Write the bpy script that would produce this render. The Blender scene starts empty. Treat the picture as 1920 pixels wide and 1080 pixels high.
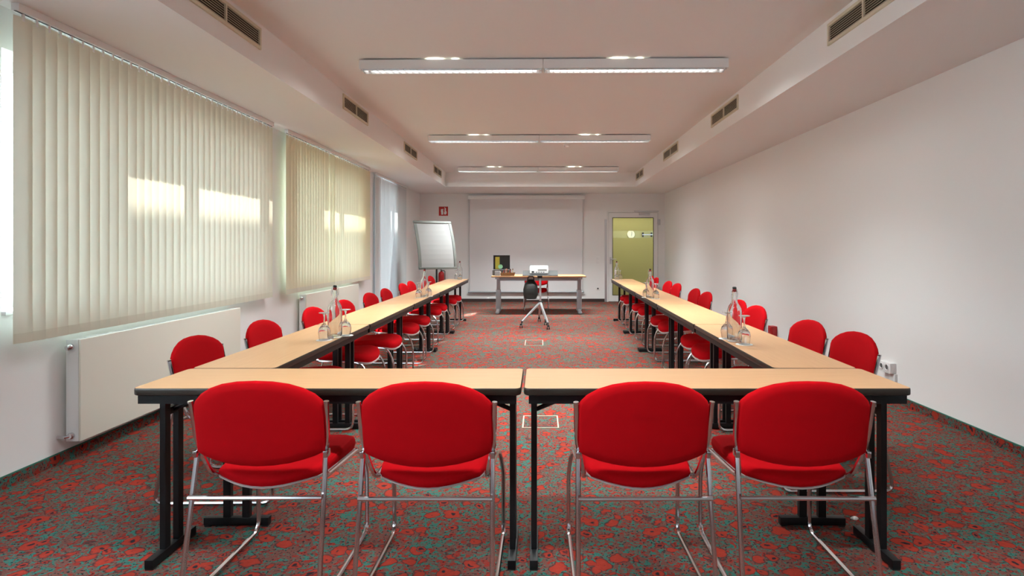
import bpy, bmesh, math, random
from mathutils import Vector, Matrix
random.seed(7)
S = bpy.context.scene
COL = S.collection
R = math.radians
PI = math.pi

# ------------------------------------------------------------------ camera, world, sun, lights, exposure
CAM_H = 1.322
FPX, VX, VY = 1096.0, 1013.0, 464.6            # focal length and vanishing point in a 1920x1080 frame
cd = bpy.data.cameras.new('camera'); cam = bpy.data.objects.new('camera', cd); COL.objects.link(cam)
cam.location = (0, 0, CAM_H); cam.rotation_euler = (R(90), 0, 0)
cd.sensor_width = 36; cd.lens = 36 * FPX / 1920
cd.shift_x = (960 - VX) / 1920; cd.shift_y = (VY - 540) / 1920
cd.clip_start = .05; cd.clip_end = 200
S.camera = cam
S.view_settings.view_transform = 'Standard'; S.view_settings.look = 'None'
S.view_settings.gamma = 1; S.view_settings.use_curve_mapping = False
S.view_settings.exposure = 0.25
try:
    S.cycles.use_denoising = True
    S.cycles.diffuse_bounces = 6; S.cycles.max_bounces = 14; S.cycles.transparent_max_bounces = 16
    S.cycles.sample_clamp_indirect = 6
except Exception: pass

W = bpy.data.worlds.new('sky'); S.world = W; W.use_nodes = True
bg = W.node_tree.nodes['Background']; bg.inputs[0].default_value = (.64, .82, 1, 1); bg.inputs[1].default_value = 16

SUN = Vector((1, 1.6, -1.18))                  # direction the sunlight travels
sl = bpy.data.lights.new('sun', 'SUN'); sl.energy = 95; sl.angle = R(.53); sl.color = (1, .97, .93)
so = bpy.data.objects.new('sun', sl); COL.objects.link(so); so.location = (-20, -20, 25)
so.rotation_euler = SUN.to_track_quat('-Z', 'Y').to_euler()

LAMP_W, LAMP_COL = 112, (.88, .96, .96)
CORRIDOR_W = 22
FIXTURES = ((1.63, -1.58, 1.60), (5.03, -1.565, 1.615), (8.43, -1.62, 1.59), (11.76, -1.66, 1.577))   # Y, left X, right X
Z_SOFFIT, Z_CEIL = 2.648, 2.96
for Y, x0, x1 in FIXTURES:
    L = bpy.data.lights.new('louver_light', 'AREA'); L.shape = 'RECTANGLE'; L.size = x1 - x0 - .1; L.size_y = .09
    L.energy = LAMP_W * {1.63: .42, 11.76: 1.02}.get(Y, 1.0); L.color = LAMP_COL; L.spread = R(112)
    o = bpy.data.objects.new('louver_light', L); COL.objects.link(o)
    o.location = ((x0 + x1) / 2, Y + .06, Z_CEIL - .105); o.rotation_euler = (0, 0, R(-.8))
    L2 = L.copy(); L2.spread = R(168); L2.energy = L.energy * .27; L.energy *= .86      # stray light past the louvre blades
    o2 = bpy.data.objects.new('louver_stray_light', L2); COL.objects.link(o2); o2.location = o.location; o2.rotation_euler = o.rotation_euler

# window openings: (name, y0, y1, z0, z1, mullions)
XL, XR, YB, YF = -2.95, 3.05, 14.33, -4.0
XO = -3.35
WINDOWS = ((3.2, 6.1, .95, 2.42, (4.25, 5.5)), (6.85, 9.3, .95, 2.42, (7.83,)),
           (10.58, 11.82, .12, 2.56, (11.1,)), (-3.0, 2.4, .95, 2.42, (-1.2, .6)))  # last opening is unseen, added behind the camera to let daylight in
for y0, y1, z0, z1, ms in WINDOWS:
    L = bpy.data.lights.new('daylight_portal', 'AREA'); L.shape = 'RECTANGLE'; L.size = z1 - z0; L.size_y = y1 - y0
    L.cycles.is_portal = True
    o = bpy.data.objects.new('daylight_portal', L); COL.objects.link(o)
    o.location = (XO - .02, (y0 + y1) / 2, (z0 + z1) / 2); o.rotation_euler = (0, R(-90), 0)
cl = bpy.data.lights.new('corridor_light', 'AREA'); cl.size = 1.2; cl.energy = CORRIDOR_W; cl.color = (1, .93, .75)
clo = bpy.data.objects.new('corridor_light', cl); COL.objects.link(clo); clo.location = (2.1, 15.5, 2.6)

# ------------------------------------------------------------------ helpers
def on_z(px, py, z=0.0):                       # the point of the horizontal plane z seen at a photograph pixel
    Y = (CAM_H - z) * FPX / (py - VY); return Vector(((px - VX) * Y / FPX, Y, z))
def on_y(px, py, Y):
    return Vector(((px - VX) * Y / FPX, Y, CAM_H - (py - VY) * Y / FPX))

def lin(c):
    return tuple(((v / 255) / 12.92 if v / 255 <= .04045 else ((v / 255 + .055) / 1.055) ** 2.4) for v in c) + (1,)

def mat(name, col, rough=.6, metal=0.0, bump=None, spec=.5, noise=None, emit=None, coat=0, sheen=0):
    m = bpy.data.materials.new(name); m.use_nodes = True
    nt = m.node_tree; b = nt.nodes['Principled BSDF']
    c = lin(col) if max(col) > 1.01 else tuple(col) + (1,)
    b.inputs['Base Color'].default_value = c; b.inputs['Roughness'].default_value = rough
    b.inputs['Metallic'].default_value = metal; b.inputs['Specular IOR Level'].default_value = spec
    b.inputs['Coat Weight'].default_value = coat
    if sheen:
        b.inputs['Sheen Weight'].default_value = sheen; b.inputs['Sheen Roughness'].default_value = .5
        b.inputs['Sheen Tint'].default_value = c
    tc = nt.nodes.new('ShaderNodeTexCoord')
    if noise:                                  # (scale, amount): mottle of the base colour
        n = nt.nodes.new('ShaderNodeTexNoise'); n.inputs['Scale'].default_value = noise[0]; n.inputs['Detail'].default_value = 4
        nt.links.new(tc.outputs['Object'], n.inputs['Vector'])
        mx = nt.nodes.new('ShaderNodeMix'); mx.data_type = 'RGBA'; mx.blend_type = 'MULTIPLY'; mx.inputs['Factor'].default_value = 1
        r = nt.nodes.new('ShaderNodeMapRange'); r.inputs['To Min'].default_value = 1 - noise[1]; r.inputs['To Max'].default_value = 1 + noise[1]
        nt.links.new(n.outputs['Fac'], r.inputs['Value'])
        mx.inputs['A'].default_value = c; nt.links.new(r.outputs[0], mx.inputs['B'])
        nt.links.new(mx.outputs['Result'], b.inputs['Base Color'])
    if bump:
        n = nt.nodes.new('ShaderNodeTexNoise'); n.inputs['Scale'].default_value = bump[0]; n.inputs['Detail'].default_value = 3
        nt.links.new(tc.outputs['Object'], n.inputs['Vector'])
        bp = nt.nodes.new('ShaderNodeBump'); bp.inputs['Strength'].default_value = bump[1]; bp.inputs['Distance'].default_value = .002
        nt.links.new(n.outputs['Fac'], bp.inputs['Height']); nt.links.new(bp.outputs[0], b.inputs['Normal'])
    if emit:
        b.inputs['Emission Color'].default_value = tuple(emit[0]) + (1,); b.inputs['Emission Strength'].default_value = emit[1]
    return m

class MB:
    """collects simple shapes into one mesh"""
    def __init__(s): s.bm = bmesh.new()
    def box(s, x0, x1, y0, y1, z0, z1, mtx=None):
        vs = [s.bm.verts.new((x, y, z)) for x in (x0, x1) for y in (y0, y1) for z in (z0, z1)]
        if mtx:
            for v in vs: v.co = mtx @ v.co
        for f in ((0, 1, 3, 2), (4, 6, 7, 5), (0, 4, 5, 1), (2, 3, 7, 6), (0, 2, 6, 4), (1, 5, 7, 3)):
            s.bm.faces.new([vs[i] for i in f])
        return s
    def loft(s, rings, cap0=True, cap1=True, close=False):
        vr = [[s.bm.verts.new(p) for p in r] for r in rings]; n = len(vr[0])
        prs = list(zip(vr, vr[1:])) + ([(vr[-1], vr[0])] if close else [])
        for a, b in prs:
            for i in range(n): s.bm.faces.new((a[i], a[(i + 1) % n], b[(i + 1) % n], b[i]))
        if not close:
            if cap0: s.bm.faces.new(vr[0][::-1])
            if cap1: s.bm.faces.new(vr[-1])
        return s
    def grid(s, rows):
        vr = [[s.bm.verts.new(p) for p in r] for r in rows]
        for a, b in zip(vr, vr[1:]):
            for i in range(len(a) - 1): s.bm.faces.new((a[i], a[i + 1], b[i + 1], b[i]))
        return s
    def tube(s, pts, r, n=8, r1=None):
        P = [Vector(p) for p in pts]; rings = []; up = None
        for i, p in enumerate(P):
            t = (P[min(i + 1, len(P) - 1)] - P[max(i - 1, 0)]).normalized()
            if up is None:
                up = Vector((0, 0, 1)) if abs(t.z) < .9 else Vector((1, 0, 0))
            up = (up - t * up.dot(t)).normalized(); sd = t.cross(up)
            rr = r if r1 is None else r + (r1 - r) * i / (len(P) - 1)
            rings.append([p + rr * (math.cos(a) * up + math.sin(a) * sd) for a in [2 * PI * k / n for k in range(n)]])
        return s.loft(rings)
    def lathe(s, prof, n=16, c=(0, 0, 0), mtx=None):
        c = Vector(c)
        rings = [[Vector((r * math.cos(2 * PI * k / n), r * math.sin(2 * PI * k / n), z)) for k in range(n)] for r, z in prof]
        if mtx: rings = [[mtx @ p for p in q] for q in rings]
        return s.loft([[p + c for p in q] for q in rings])
    def prism(s, outline, z0, z1):
        return s.loft([[(x, y, z0) for x, y in outline], [(x, y, z1) for x, y in outline]])
    def build(s, name, m, parent=None, smooth=False, bevel=0, loc=None, seg=2):
        bm = s.bm
        bmesh.ops.recalc_face_normals(bm, faces=bm.faces)
        if bevel:
            es = [e for e in bm.edges if len(e.link_faces) == 2 and e.calc_face_angle(0) > R(35)]
            bmesh.ops.bevel(bm, geom=es, offset=bevel, segments=seg, affect='EDGES', profile=.6, clamp_overlap=True)
        me = bpy.data.meshes.new(name); bm.to_mesh(me); bm.free()
        if smooth or bevel:
            me.polygons.foreach_set('use_smooth', [True] * len(me.polygons))
            me.set_sharp_from_angle(angle=R(40))
        me.materials.append(m)
        o = bpy.data.objects.new(name, me); COL.objects.link(o)
        if parent: o.parent = parent
        if loc: o.location = loc
        return o

def fillet(pts, rad, n=5):
    """rounds the corners of a polyline"""
    P = [Vector(p) for p in pts]; out = [P[0]]
    for i in range(1, len(P) - 1):
        a, b, c = P[i - 1], P[i], P[i + 1]
        d = min(rad, (a - b).length * .45, (c - b).length * .45)
        p0 = b + (a - b).normalized() * d; p1 = b + (c - b).normalized() * d
        for k in range(n + 1):
            t = k / n; out.append(p0 * (1 - t) ** 2 + b * 2 * t * (1 - t) + p1 * t * t)
    out.append(P[-1]); return out

def rrect(x0, x1, y0, y1, r, n=4):
    out = []
    for cx, cy, a0 in ((x1 - r, y1 - r, 0), (x0 + r, y1 - r, 90), (x0 + r, y0 + r, 180), (x1 - r, y0 + r, 270)):
        for k in range(n + 1):
            a = R(a0 + 90 * k / n); out.append((cx + r * math.cos(a), cy + r * math.sin(a)))
    return out

def empty(name, loc=(0, 0, 0), rz=0.0):
    o = bpy.data.objects.new(name, None); COL.objects.link(o); o.location = loc; o.rotation_euler = (0, 0, rz)
    o.empty_display_size = .1; return o
def tag(o, label, cat, group=None):
    o['label'] = label; o['category'] = cat
    if group: o['group'] = group
    return o
def struct(o, label=None):
    o['kind'] = 'structure'
    if label: o['label'] = label
    return o
def copy_tree(o, parent=None):
    kids = list(o.children)
    c = o.copy(); COL.objects.link(c); c.parent = parent
    for k in kids: copy_tree(k, c)
    return c
def place(o, loc, rz=0.0):
    o.location = loc; o.rotation_euler = (0, 0, rz); return o

# ------------------------------------------------------------------ materials
M = {}
M['wall'] = mat('wall_paint', (.86, .85, .84), .9, bump=(260, .25), spec=.2)
M['ceil'] = mat('ceiling_paint', (.82, .83, .83), .92, bump=(200, .15), spec=.2)
M['white'] = mat('white_lacquer', (.84, .84, .83), .35)
M['rad'] = mat('radiator_enamel_warm_lit', (.80, .78, .68), .4)  # warm light falling on the front is painted into this enamel colour
M['black'] = mat('black_powder_coat', (.006, .006, .007), .45, spec=.3)
M['edge'] = mat('black_edge_band', (.026, .019, .014), .35, spec=.4)
M['chrome'] = mat('chrome', (.66, .65, .67), .16, 1)
M['steel'] = mat('brushed_aluminium', (.62, .63, .65), .38, .9)
M['greymetal'] = mat('silver_paint', (.42, .44, .47), .4, .5)
M['red'] = mat('red_fabric', (.43, .0025, .006), .9, bump=(900, .35), spec=.06, noise=(30, .06))
M['shell'] = mat('pale_plastic_shell', (.55, .50, .50), .45)
M['blackplastic'] = mat('black_plastic', (.02, .02, .02), .45)
M['vent'] = mat('cream_vent_metal', (.66, .61, .47), .5)
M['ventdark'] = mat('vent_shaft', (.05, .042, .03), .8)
M['louver'] = mat('louver_aluminium', (.88, .88, .88), .2, 1)
M['tube'] = mat('fluorescent_tube', (.9, .9, .9), .4, emit=((1, .96, .93), 2.5))
M['slot'] = mat('uplight_tube', (.9, .9, .9), .4, emit=((1, .95, .74), 5))
M['paper'] = mat('flipchart_paper', (.41, .405, .40), .8)
M['screen'] = mat('projection_fabric', (.76, .75, .76), .85)
M['signred'] = mat('sign_red', (.50, .02, .015), .5)
M['signwhite'] = mat('sign_white', (.85, .85, .82), .5)
M['extred'] = mat('extinguisher_red', (.45, .012, .015), .3)
M['coaster'] = mat('white_paper_coaster', (.85, .84, .80), .85)
M['basebrown'] = mat('dark_baseboard', (.040, .020, .016), .6)
M['olive'] = mat('olive_corridor_paint', (.40, .37, .17), .9)
M['yellow'] = mat('yellow_card', (.75, .68, .10), .7)
M['green'] = mat('green_card', (.30, .62, .34), .7)
M['beige'] = mat('brass_floor_box_frame', (.50, .44, .33), .45, .3)
M['greytray'] = mat('grey_tray', (.10, .10, .10), .6, spec=.2)
M['flipframe'] = mat('flipchart_frame', (.20, .21, .19), .5)
M['bag'] = mat('black_bag_fabric', (.014, .015, .014), .5, bump=(120, .3))
M['brick'] = mat('outside_render', (.55, .52, .48), .9, noise=(2, .1))
M['ground'] = mat('outside_paving', (.35, .34, .32), .9, noise=(3, .15))
M['rubber'] = mat('red_bottle_seal', (.30, .03, .03), .5)
M['greentrim'] = mat('green_carpet_edging', (.03, .14, .10), .9)

def node_mat(name):
    m = bpy.data.materials.new(name); m.use_nodes = True; nt = m.node_tree
    for n in list(nt.nodes): nt.nodes.remove(n)
    out = nt.nodes.new('ShaderNodeOutputMaterial')
    return m, nt, out
def mixs(nt, fac, a, b):
    x = nt.nodes.new('ShaderNodeMixShader'); nt.links.new(a, x.inputs[1]); nt.links.new(b, x.inputs[2])
    if isinstance(fac, float): x.inputs[0].default_value = fac
    else: nt.links.new(fac, x.inputs[0])
    return x.outputs[0]

def fabric_slat(name, col, trans, tcol):
    m, nt, out = node_mat(name)
    d = nt.nodes.new('ShaderNodeBsdfDiffuse'); d.inputs[0].default_value = tuple(col) + (1,)
    t = nt.nodes.new('ShaderNodeBsdfTranslucent'); t.inputs[0].default_value = tuple(tcol) + (1,)
    tc = nt.nodes.new('ShaderNodeTexCoord'); n = nt.nodes.new('ShaderNodeTexNoise'); n.inputs['Scale'].default_value = 500
    nt.links.new(tc.outputs['Object'], n.inputs['Vector'])
    b = nt.nodes.new('ShaderNodeBump'); b.inputs['Strength'].default_value = .1; b.inputs['Distance'].default_value = .001
    nt.links.new(n.outputs['Fac'], b.inputs['Height']); nt.links.new(b.outputs[0], d.inputs['Normal'])
    nt.links.new(mixs(nt, trans, d.outputs[0], t.outputs[0]), out.inputs[0]); return m
M['slat'] = fabric_slat('cream_blind_fabric', (.78, .775, .65), .07, (.80, .75, .60))
M['slatyellow'] = fabric_slat('yellowed_blind_fabric', (.78, .745, .55), .07, (.80, .75, .52))
M['pocket'] = mat('cream_blind_hem', (.70, .68, .55), .85)
M['slatwhite'] = fabric_slat('white_blind_fabric', (.66, .70, .71), .06, (.85, .86, .84))

def facing_refl(nt, lo=.04, hi=.85):
    """reflectance of a thin sheet: rises towards grazing, the same from both sides"""
    lw = nt.nodes.new('ShaderNodeLayerWeight'); lw.inputs['Blend'].default_value = .5
    pw = nt.nodes.new('ShaderNodeMath'); pw.operation = 'POWER'; pw.inputs[1].default_value = 5; nt.links.new(lw.outputs['Facing'], pw.inputs[0])
    mr = nt.nodes.new('ShaderNodeMapRange'); mr.inputs['To Min'].default_value = lo; mr.inputs['To Max'].default_value = hi
    nt.links.new(pw.outputs[0], mr.inputs['Value']); return mr.outputs[0]
def pane_glass(name, tint=(.97, .985, .98)):
    m, nt, out = node_mat(name)
    t = nt.nodes.new('ShaderNodeBsdfTransparent'); t.inputs[0].default_value = tuple(tint) + (1,)
    g = nt.nodes.new('ShaderNodeBsdfGlossy'); g.inputs['Roughness'].default_value = .02
    nt.links.new(mixs(nt, facing_refl(nt), t.outputs[0], g.outputs[0]), out.inputs[0]); return m
M['pane'] = pane_glass('window_glass')
def frosted(name):
    m, nt, out = node_mat(name)
    t = nt.nodes.new('ShaderNodeBsdfTransparent'); t.inputs[0].default_value = (.95, .95, .8, 1)
    d = nt.nodes.new('ShaderNodeBsdfTranslucent'); d.inputs[0].default_value = (.62, .60, .40, 1)
    g = nt.nodes.new('ShaderNodeBsdfGlossy'); g.inputs['Roughness'].default_value = .25
    f = facing_refl(nt, .03, .5)
    a = mixs(nt, .6, t.outputs[0], d.outputs[0])
    nt.links.new(mixs(nt, f, a, g.outputs[0]), out.inputs[0]); return m
M['frosted'] = frosted('satin_glass')
gm, nt, out = node_mat('clear_glassware')
g = nt.nodes.new('ShaderNodeBsdfGlass'); g.inputs['IOR'].default_value = 1.46; g.inputs['Color'].default_value = (.985, .99, .99, 1)
nt.links.new(g.outputs[0], out.inputs[0]); M['glass'] = gm

def wood(name, c1, c2):
    m = mat(name, c1, .38, coat=.15); nt = m.node_tree; b = nt.nodes['Principled BSDF']
    tc = nt.nodes.new('ShaderNodeTexCoord'); mp = nt.nodes.new('ShaderNodeMapping'); mp.inputs['Scale'].default_value = (1.5, 30, 30)
    nt.links.new(tc.outputs['Object'], mp.inputs[0])
    n = nt.nodes.new('ShaderNodeTexNoise'); n.inputs['Scale'].default_value = 3; n.inputs['Detail'].default_value = 6; n.inputs['Distortion'].default_value = .4
    nt.links.new(mp.outputs[0], n.inputs['Vector'])
    r = nt.nodes.new('ShaderNodeValToRGB'); r.color_ramp.elements[0].position = .3; r.color_ramp.elements[1].position = .75
    r.color_ramp.elements[0].color = tuple(c1) + (1,); r.color_ramp.elements[1].color = tuple(c2) + (1,)
    nt.links.new(n.outputs['Fac'], r.inputs[0]); nt.links.new(r.outputs[0], b.inputs['Base Color']); return m
M['wood'] = wood('beech_laminate', (.58, .305, .140), (.64, .355, .170))

def carpet():
    m, nt, out = node_mat('poppy_carpet'); N = nt.nodes.new; Lk = nt.links.new
    b = N('ShaderNodeBsdfPrincipled'); b.inputs['Roughness'].default_value = .95; b.inputs['Specular IOR Level'].default_value = .03
    tc = N('ShaderNodeTexCoord')
    nd = N('ShaderNodeTexNoise'); nd.inputs['Scale'].default_value = 16; nd.inputs['Detail'].default_value = 2
    Lk(tc.outputs['Object'], nd.inputs['Vector'])
    sub = N('ShaderNodeVectorMath'); sub.operation = 'SUBTRACT'; sub.inputs[1].default_value = (.5, .5, .5); Lk(nd.outputs['Color'], sub.inputs[0])
    scl = N('ShaderNodeVectorMath'); scl.operation = 'SCALE'; scl.inputs['Scale'].default_value = .07; Lk(sub.outputs[0], scl.inputs[0])
    add = N('ShaderNodeVectorMath'); add.operation = 'ADD'; Lk(tc.outputs['Object'], add.inputs[0]); Lk(scl.outputs[0], add.inputs[1])
    def vor(scale):
        v = N('ShaderNodeTexVoronoi'); v.inputs['Scale'].default_value = scale; Lk(add.outputs[0], v.inputs['Vector']); return v
    def less(sock, th, soft=.03):
        r = N('ShaderNodeMapRange'); r.inputs['From Min'].default_value = th + soft; r.inputs['From Max'].default_value = th - soft
        Lk(sock, r.inputs['Value']); return r.outputs[0]
    def mix(fac, a, b_):
        x = N('ShaderNodeMix'); x.data_type = 'RGBA'; Lk(fac, x.inputs['Factor'])
        for s, v in (('A', a), ('B', b_)):
            if isinstance(v, tuple): x.inputs[s].default_value = v + (1,)
            else: Lk(v, x.inputs[s])
        return x.outputs['Result']
    v1, v2 = vor(11.5), vor(27)
    n1 = N('ShaderNodeTexNoise'); n1.inputs['Scale'].default_value = 46; n1.inputs['Detail'].default_value = 5; n1.inputs['Roughness'].default_value = .65; Lk(add.outputs[0], n1.inputs['Vector'])
    n2 = N('ShaderNodeTexNoise'); n2.inputs['Scale'].default_value = 85; n2.inputs['Detail'].default_value = 3; Lk(tc.outputs['Object'], n2.inputs['Vector'])
    n3 = N('ShaderNodeTexNoise'); n3.inputs['Scale'].default_value = 5; n3.inputs['Detail'].default_value = 2; Lk(tc.outputs['Object'], n3.inputs['Vector'])
    bias = N('ShaderNodeMath'); bias.operation = 'MULTIPLY_ADD'; bias.inputs[1].default_value = .25; Lk(n3.outputs['Fac'], bias.inputs[0]); Lk(n1.outputs['Fac'], bias.inputs[2])
    base = mix(less(bias.outputs[0], .603, .015), (.160, .062, .050), (.040, .150, .122))    # brown ground, teal leaves
    base = mix(less(n2.outputs['Fac'], .395, .02), base, (.022, .020, .026))                  # dark veins
    fl = mix(less(v2.outputs['Distance'], .12), (.26, .032, .024), (.05, .018, .018))
    base = mix(less(v2.outputs['Distance'], .33), base, fl)                                  # small poppies
    v1c = N('ShaderNodeSeparateColor'); Lk(v1.outputs['Color'], v1c.inputs[0])
    size = N('ShaderNodeMapRange'); size.inputs['To Min'].default_value = .26; size.inputs['To Max'].default_value = -.04; Lk(v1c.outputs[0], size.inputs['Value'])
    ad = N('ShaderNodeMath'); Lk(v1.outputs['Distance'], ad.inputs[0]); Lk(size.outputs[0], ad.inputs[1])
    pet = mix(n1.outputs['Fac'], (.25, .024, .016), (.40, .052, .032))
    pet = mix(less(v1.outputs['Distance'], .13), pet, (.030, .022, .027))
    base = mix(less(ad.outputs[0], .49, .02), base, (.055, .032, .032))
    base = mix(less(ad.outputs[0], .44), base, pet)                                          # large poppies
    Lk(base, b.inputs['Base Color'])
    nb = N('ShaderNodeTexNoise'); nb.inputs['Scale'].default_value = 420; Lk(tc.outputs['Object'], nb.inputs['Vector'])
    bp = N('ShaderNodeBump'); bp.inputs['Strength'].default_value = .5; bp.inputs['Distance'].default_value = .003
    Lk(nb.outputs['Fac'], bp.inputs['Height']); Lk(bp.outputs[0], b.inputs['Normal'])
    Lk(b.outputs[0], out.inputs[0]); return m
M['carpet'] = carpet()

# ------------------------------------------------------------------ room shell
struct(MB().box(XO, XR + .3, YF - .2, YB + .2, -.2, 0).build('floor', M['carpet']), 'poppy patterned red and teal carpet')
struct(MB().box(XO, XR + .3, YF - .2, YB + .2, Z_CEIL, Z_CEIL + .25).build('ceiling', M['ceil']))
XSL, XSR, YSF = -2.05, 2.07, 12.68
struct(MB().box(XL - .05, XSL, YF, YB, Z_SOFFIT, Z_CEIL).build('trim_1', M['wall']), 'dropped soffit along the windows')
struct(MB().box(XSR, XR + .05, YF, YB, Z_SOFFIT, Z_CEIL).build('trim_2', M['wall']), 'dropped soffit along the blank wall')
struct(MB().box(XSL, XSR, YSF, YB, Z_SOFFIT, Z_CEIL).build('trim_3', M['wall']), 'dropped soffit above the projection screen')
# left wall with openings
w = MB()
ys = sorted((a, b, c, d) for a, b, c, d, _ in WINDOWS)
cur = YF - .2
for a, b, z0, z1 in ys:
    w.box(XO, XL, cur, a, 0, Z_CEIL); w.box(XO, XL, a, b, 0, z0); w.box(XO, XL, a, b, z1, Z_CEIL); cur = b
w.box(XO, XL, cur, YB + .2, 0, Z_CEIL)
struct(w.build('wall_left', M['wall']))
struct(MB().box(XR, XR + .3, YF - .2, YB + .2, 0, Z_CEIL).build('wall_right', M['wall']))
struct(MB().box(XL, XR, YF - .2, YF, 0, Z_CEIL).build('wall_front', M['wall']))
# back wall with door opening
DX0, DX1, DZ = (1138 - VX) * YB / FPX, (1236 - VX) * YB / FPX, CAM_H + (VY - 396) * YB / FPX
struct(MB().box(XL, DX0, YB, YB + .2, 0, Z_CEIL).box(DX1, XR, YB, YB + .2, 0, Z_CEIL).box(DX0, DX1, YB, YB + .2, DZ, Z_CEIL).build('wall_back', M['wall']))
# corridor behind the door
struct(MB().box(.6, 3.6, 16.3, 16.4, 0, 2.8).box(.5, .6, YB + .2, 16.4, 0, 2.8).box(3.6, 3.7, YB + .2, 16.4, 0, 2.8).box(.6, 3.6, YB + .2, 16.3, 2.7, 2.8).build('wall_corridor', M['olive']))
struct(MB().box(.5, 3.7, YB + .2, 16.4, -.2, 0).build('floor_corridor', M['carpet']))
# outside
struct(MB().box(-60, XO, -60, 60, -.5, -.3).build('ground', M['ground']))
struct(MB().box(-14, -8, -5.4, 4.6, -.3, 7.69).box(-8.6, -8, -22, -5.4, -.3, 9.6).build('sun_block_outside', M['brick']), 'unseen wall across the yard, added to block the sun')  # unseen block, added and stepped to limit where sun reaches the blinds
# skirtings: carpet strip with green edging on the side walls, dark brown at the back
def base_side(nm, x0, x1):
    o = struct(MB().box(x0, x1, YF, YB, 0, .062).build(nm, M['carpet']))
    MB().box(x0 - .001, x1 + .001, YF, YB, .062, .068).build('edging', M['greentrim'], o)
base_side('baseboard_left', XL, XL + .010); base_side('baseboard_right', XR - .010, XR)
struct(MB().box(XL + .01, DX0 - .06, YB - .012, YB, 0, .075).box(DX1 + .02, XR - .01, YB - .012, YB, 0, .075).build('baseboard_back', M['basebrown']))

# windows
for i, (y0, y1, z0, z1, ms) in enumerate(WINDOWS):
    fw, xa, xb = .065, -3.19, -3.12
    f = MB().box(xa, xb, y0, y1, z0, z0 + fw).box(xa, xb, y0, y1, z1 - fw, z1).box(xa, xb, y0, y0 + .02, z0 + fw, z1 - fw).box(xa, xb, y1 - fw, y1, z0 + fw, z1 - fw)
    win = struct(f.build(f'window_{i+1}', M['white']))
    for my in ms: MB().box(xa, xb, my - .05, my + .05, z0 + fw, z1 - fw).build('mullion', M['white'], win)
    eds = [y0 + .02] + [v for my in ms for v in (my - .05, my + .05)] + [y1 - fw]
    for a, b in zip(eds[::2], eds[1::2]): MB().box(-3.157, -3.153, a, b, z0 + fw, z1 - fw).build('pane', M['pane'], win)
    if z0 > .5: MB().box(xb, XL + .025, y0, y1, z0 - .0, z0 + .022).build('window_sill', M['white'], win, bevel=.004)

# ------------------------------------------------------------------ vertical blinds
XBL = -2.84
def slat_mesh(mats, zt, zb, w=.102):
    rows = [[(.004 * (1 - (2 * u) ** 2), u * w, z) for u in (-.5, -.25, 0, .25, .5)] for z in (zt, (zt + zb) / 2, zb)]
    s = MB().grid(rows).build('slat', mats, smooth=True)
    pk = [[(.006 * (1 - (2 * u) ** 2) + .0035, u * w * .98, z) for u in (-.5, 0, .5)] for z in (zb + .055, zb + .05, zb + .002)]
    MB().grid(pk).build('weight_pocket', M['pocket'] if mats is not M['slatwhite'] else mats, s, smooth=True)
    MB().box(-.004, .006, -.006, .006, zt - .022, zt + .020).build('hanger', M['white'], s)
    return s
def blind(y0, y1, zb, m, label, opened=(), XBL=XBL, base=-9):
    root = tag(empty('vertical_blind', (XBL, (y0 + y1) / 2, Z_SOFFIT)), label, 'blind', 'vertical blinds over the windows')
    zt = -.062; yc = (y0 + y1) / 2
    MB().box(-.022, .022, y0 - yc, y1 - yc, -.042, 0).build('rail', M['white'], root, bevel=.003)
    MB().box(-.006, .006, y0 - yc, y1 - yc, -.0445, -.0415).build('rail_slot', M['blackplastic'], root)
    s0 = slat_mesh(m, zt, zb - Z_SOFFIT)
    n = round((y1 - y0 - .02) / .0845)
    for k in range(n):
        s = s0 if k == 0 else copy_tree(s0)
        s.parent = root; s.location = (random.uniform(-.003, .003), y0 - yc + .05 + k * (y1 - y0 - .1) / (n - 1), 0)
        a = base + random.uniform(-2.5, 2.5)
        for k0, k1, aa in opened:
            if k0 <= k <= k1: a = aa
        s.rotation_euler = (0, 0, R(a))
    return root
blind(3.16, 6.19, .80, M['slat'], 'cream vertical blind nearest the camera, above the first radiator')
blind(6.54, 9.70, .80, M['slatyellow'], 'yellowish cream vertical blind of the middle window, above the second radiator', ((15, 16, -35), (30, 36, -20)))
blind(10.29, 12.66, .10, M['slatwhite'], 'whitish floor-length vertical blind farthest away, next to the flipchart', (), -2.90, -4)

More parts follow.
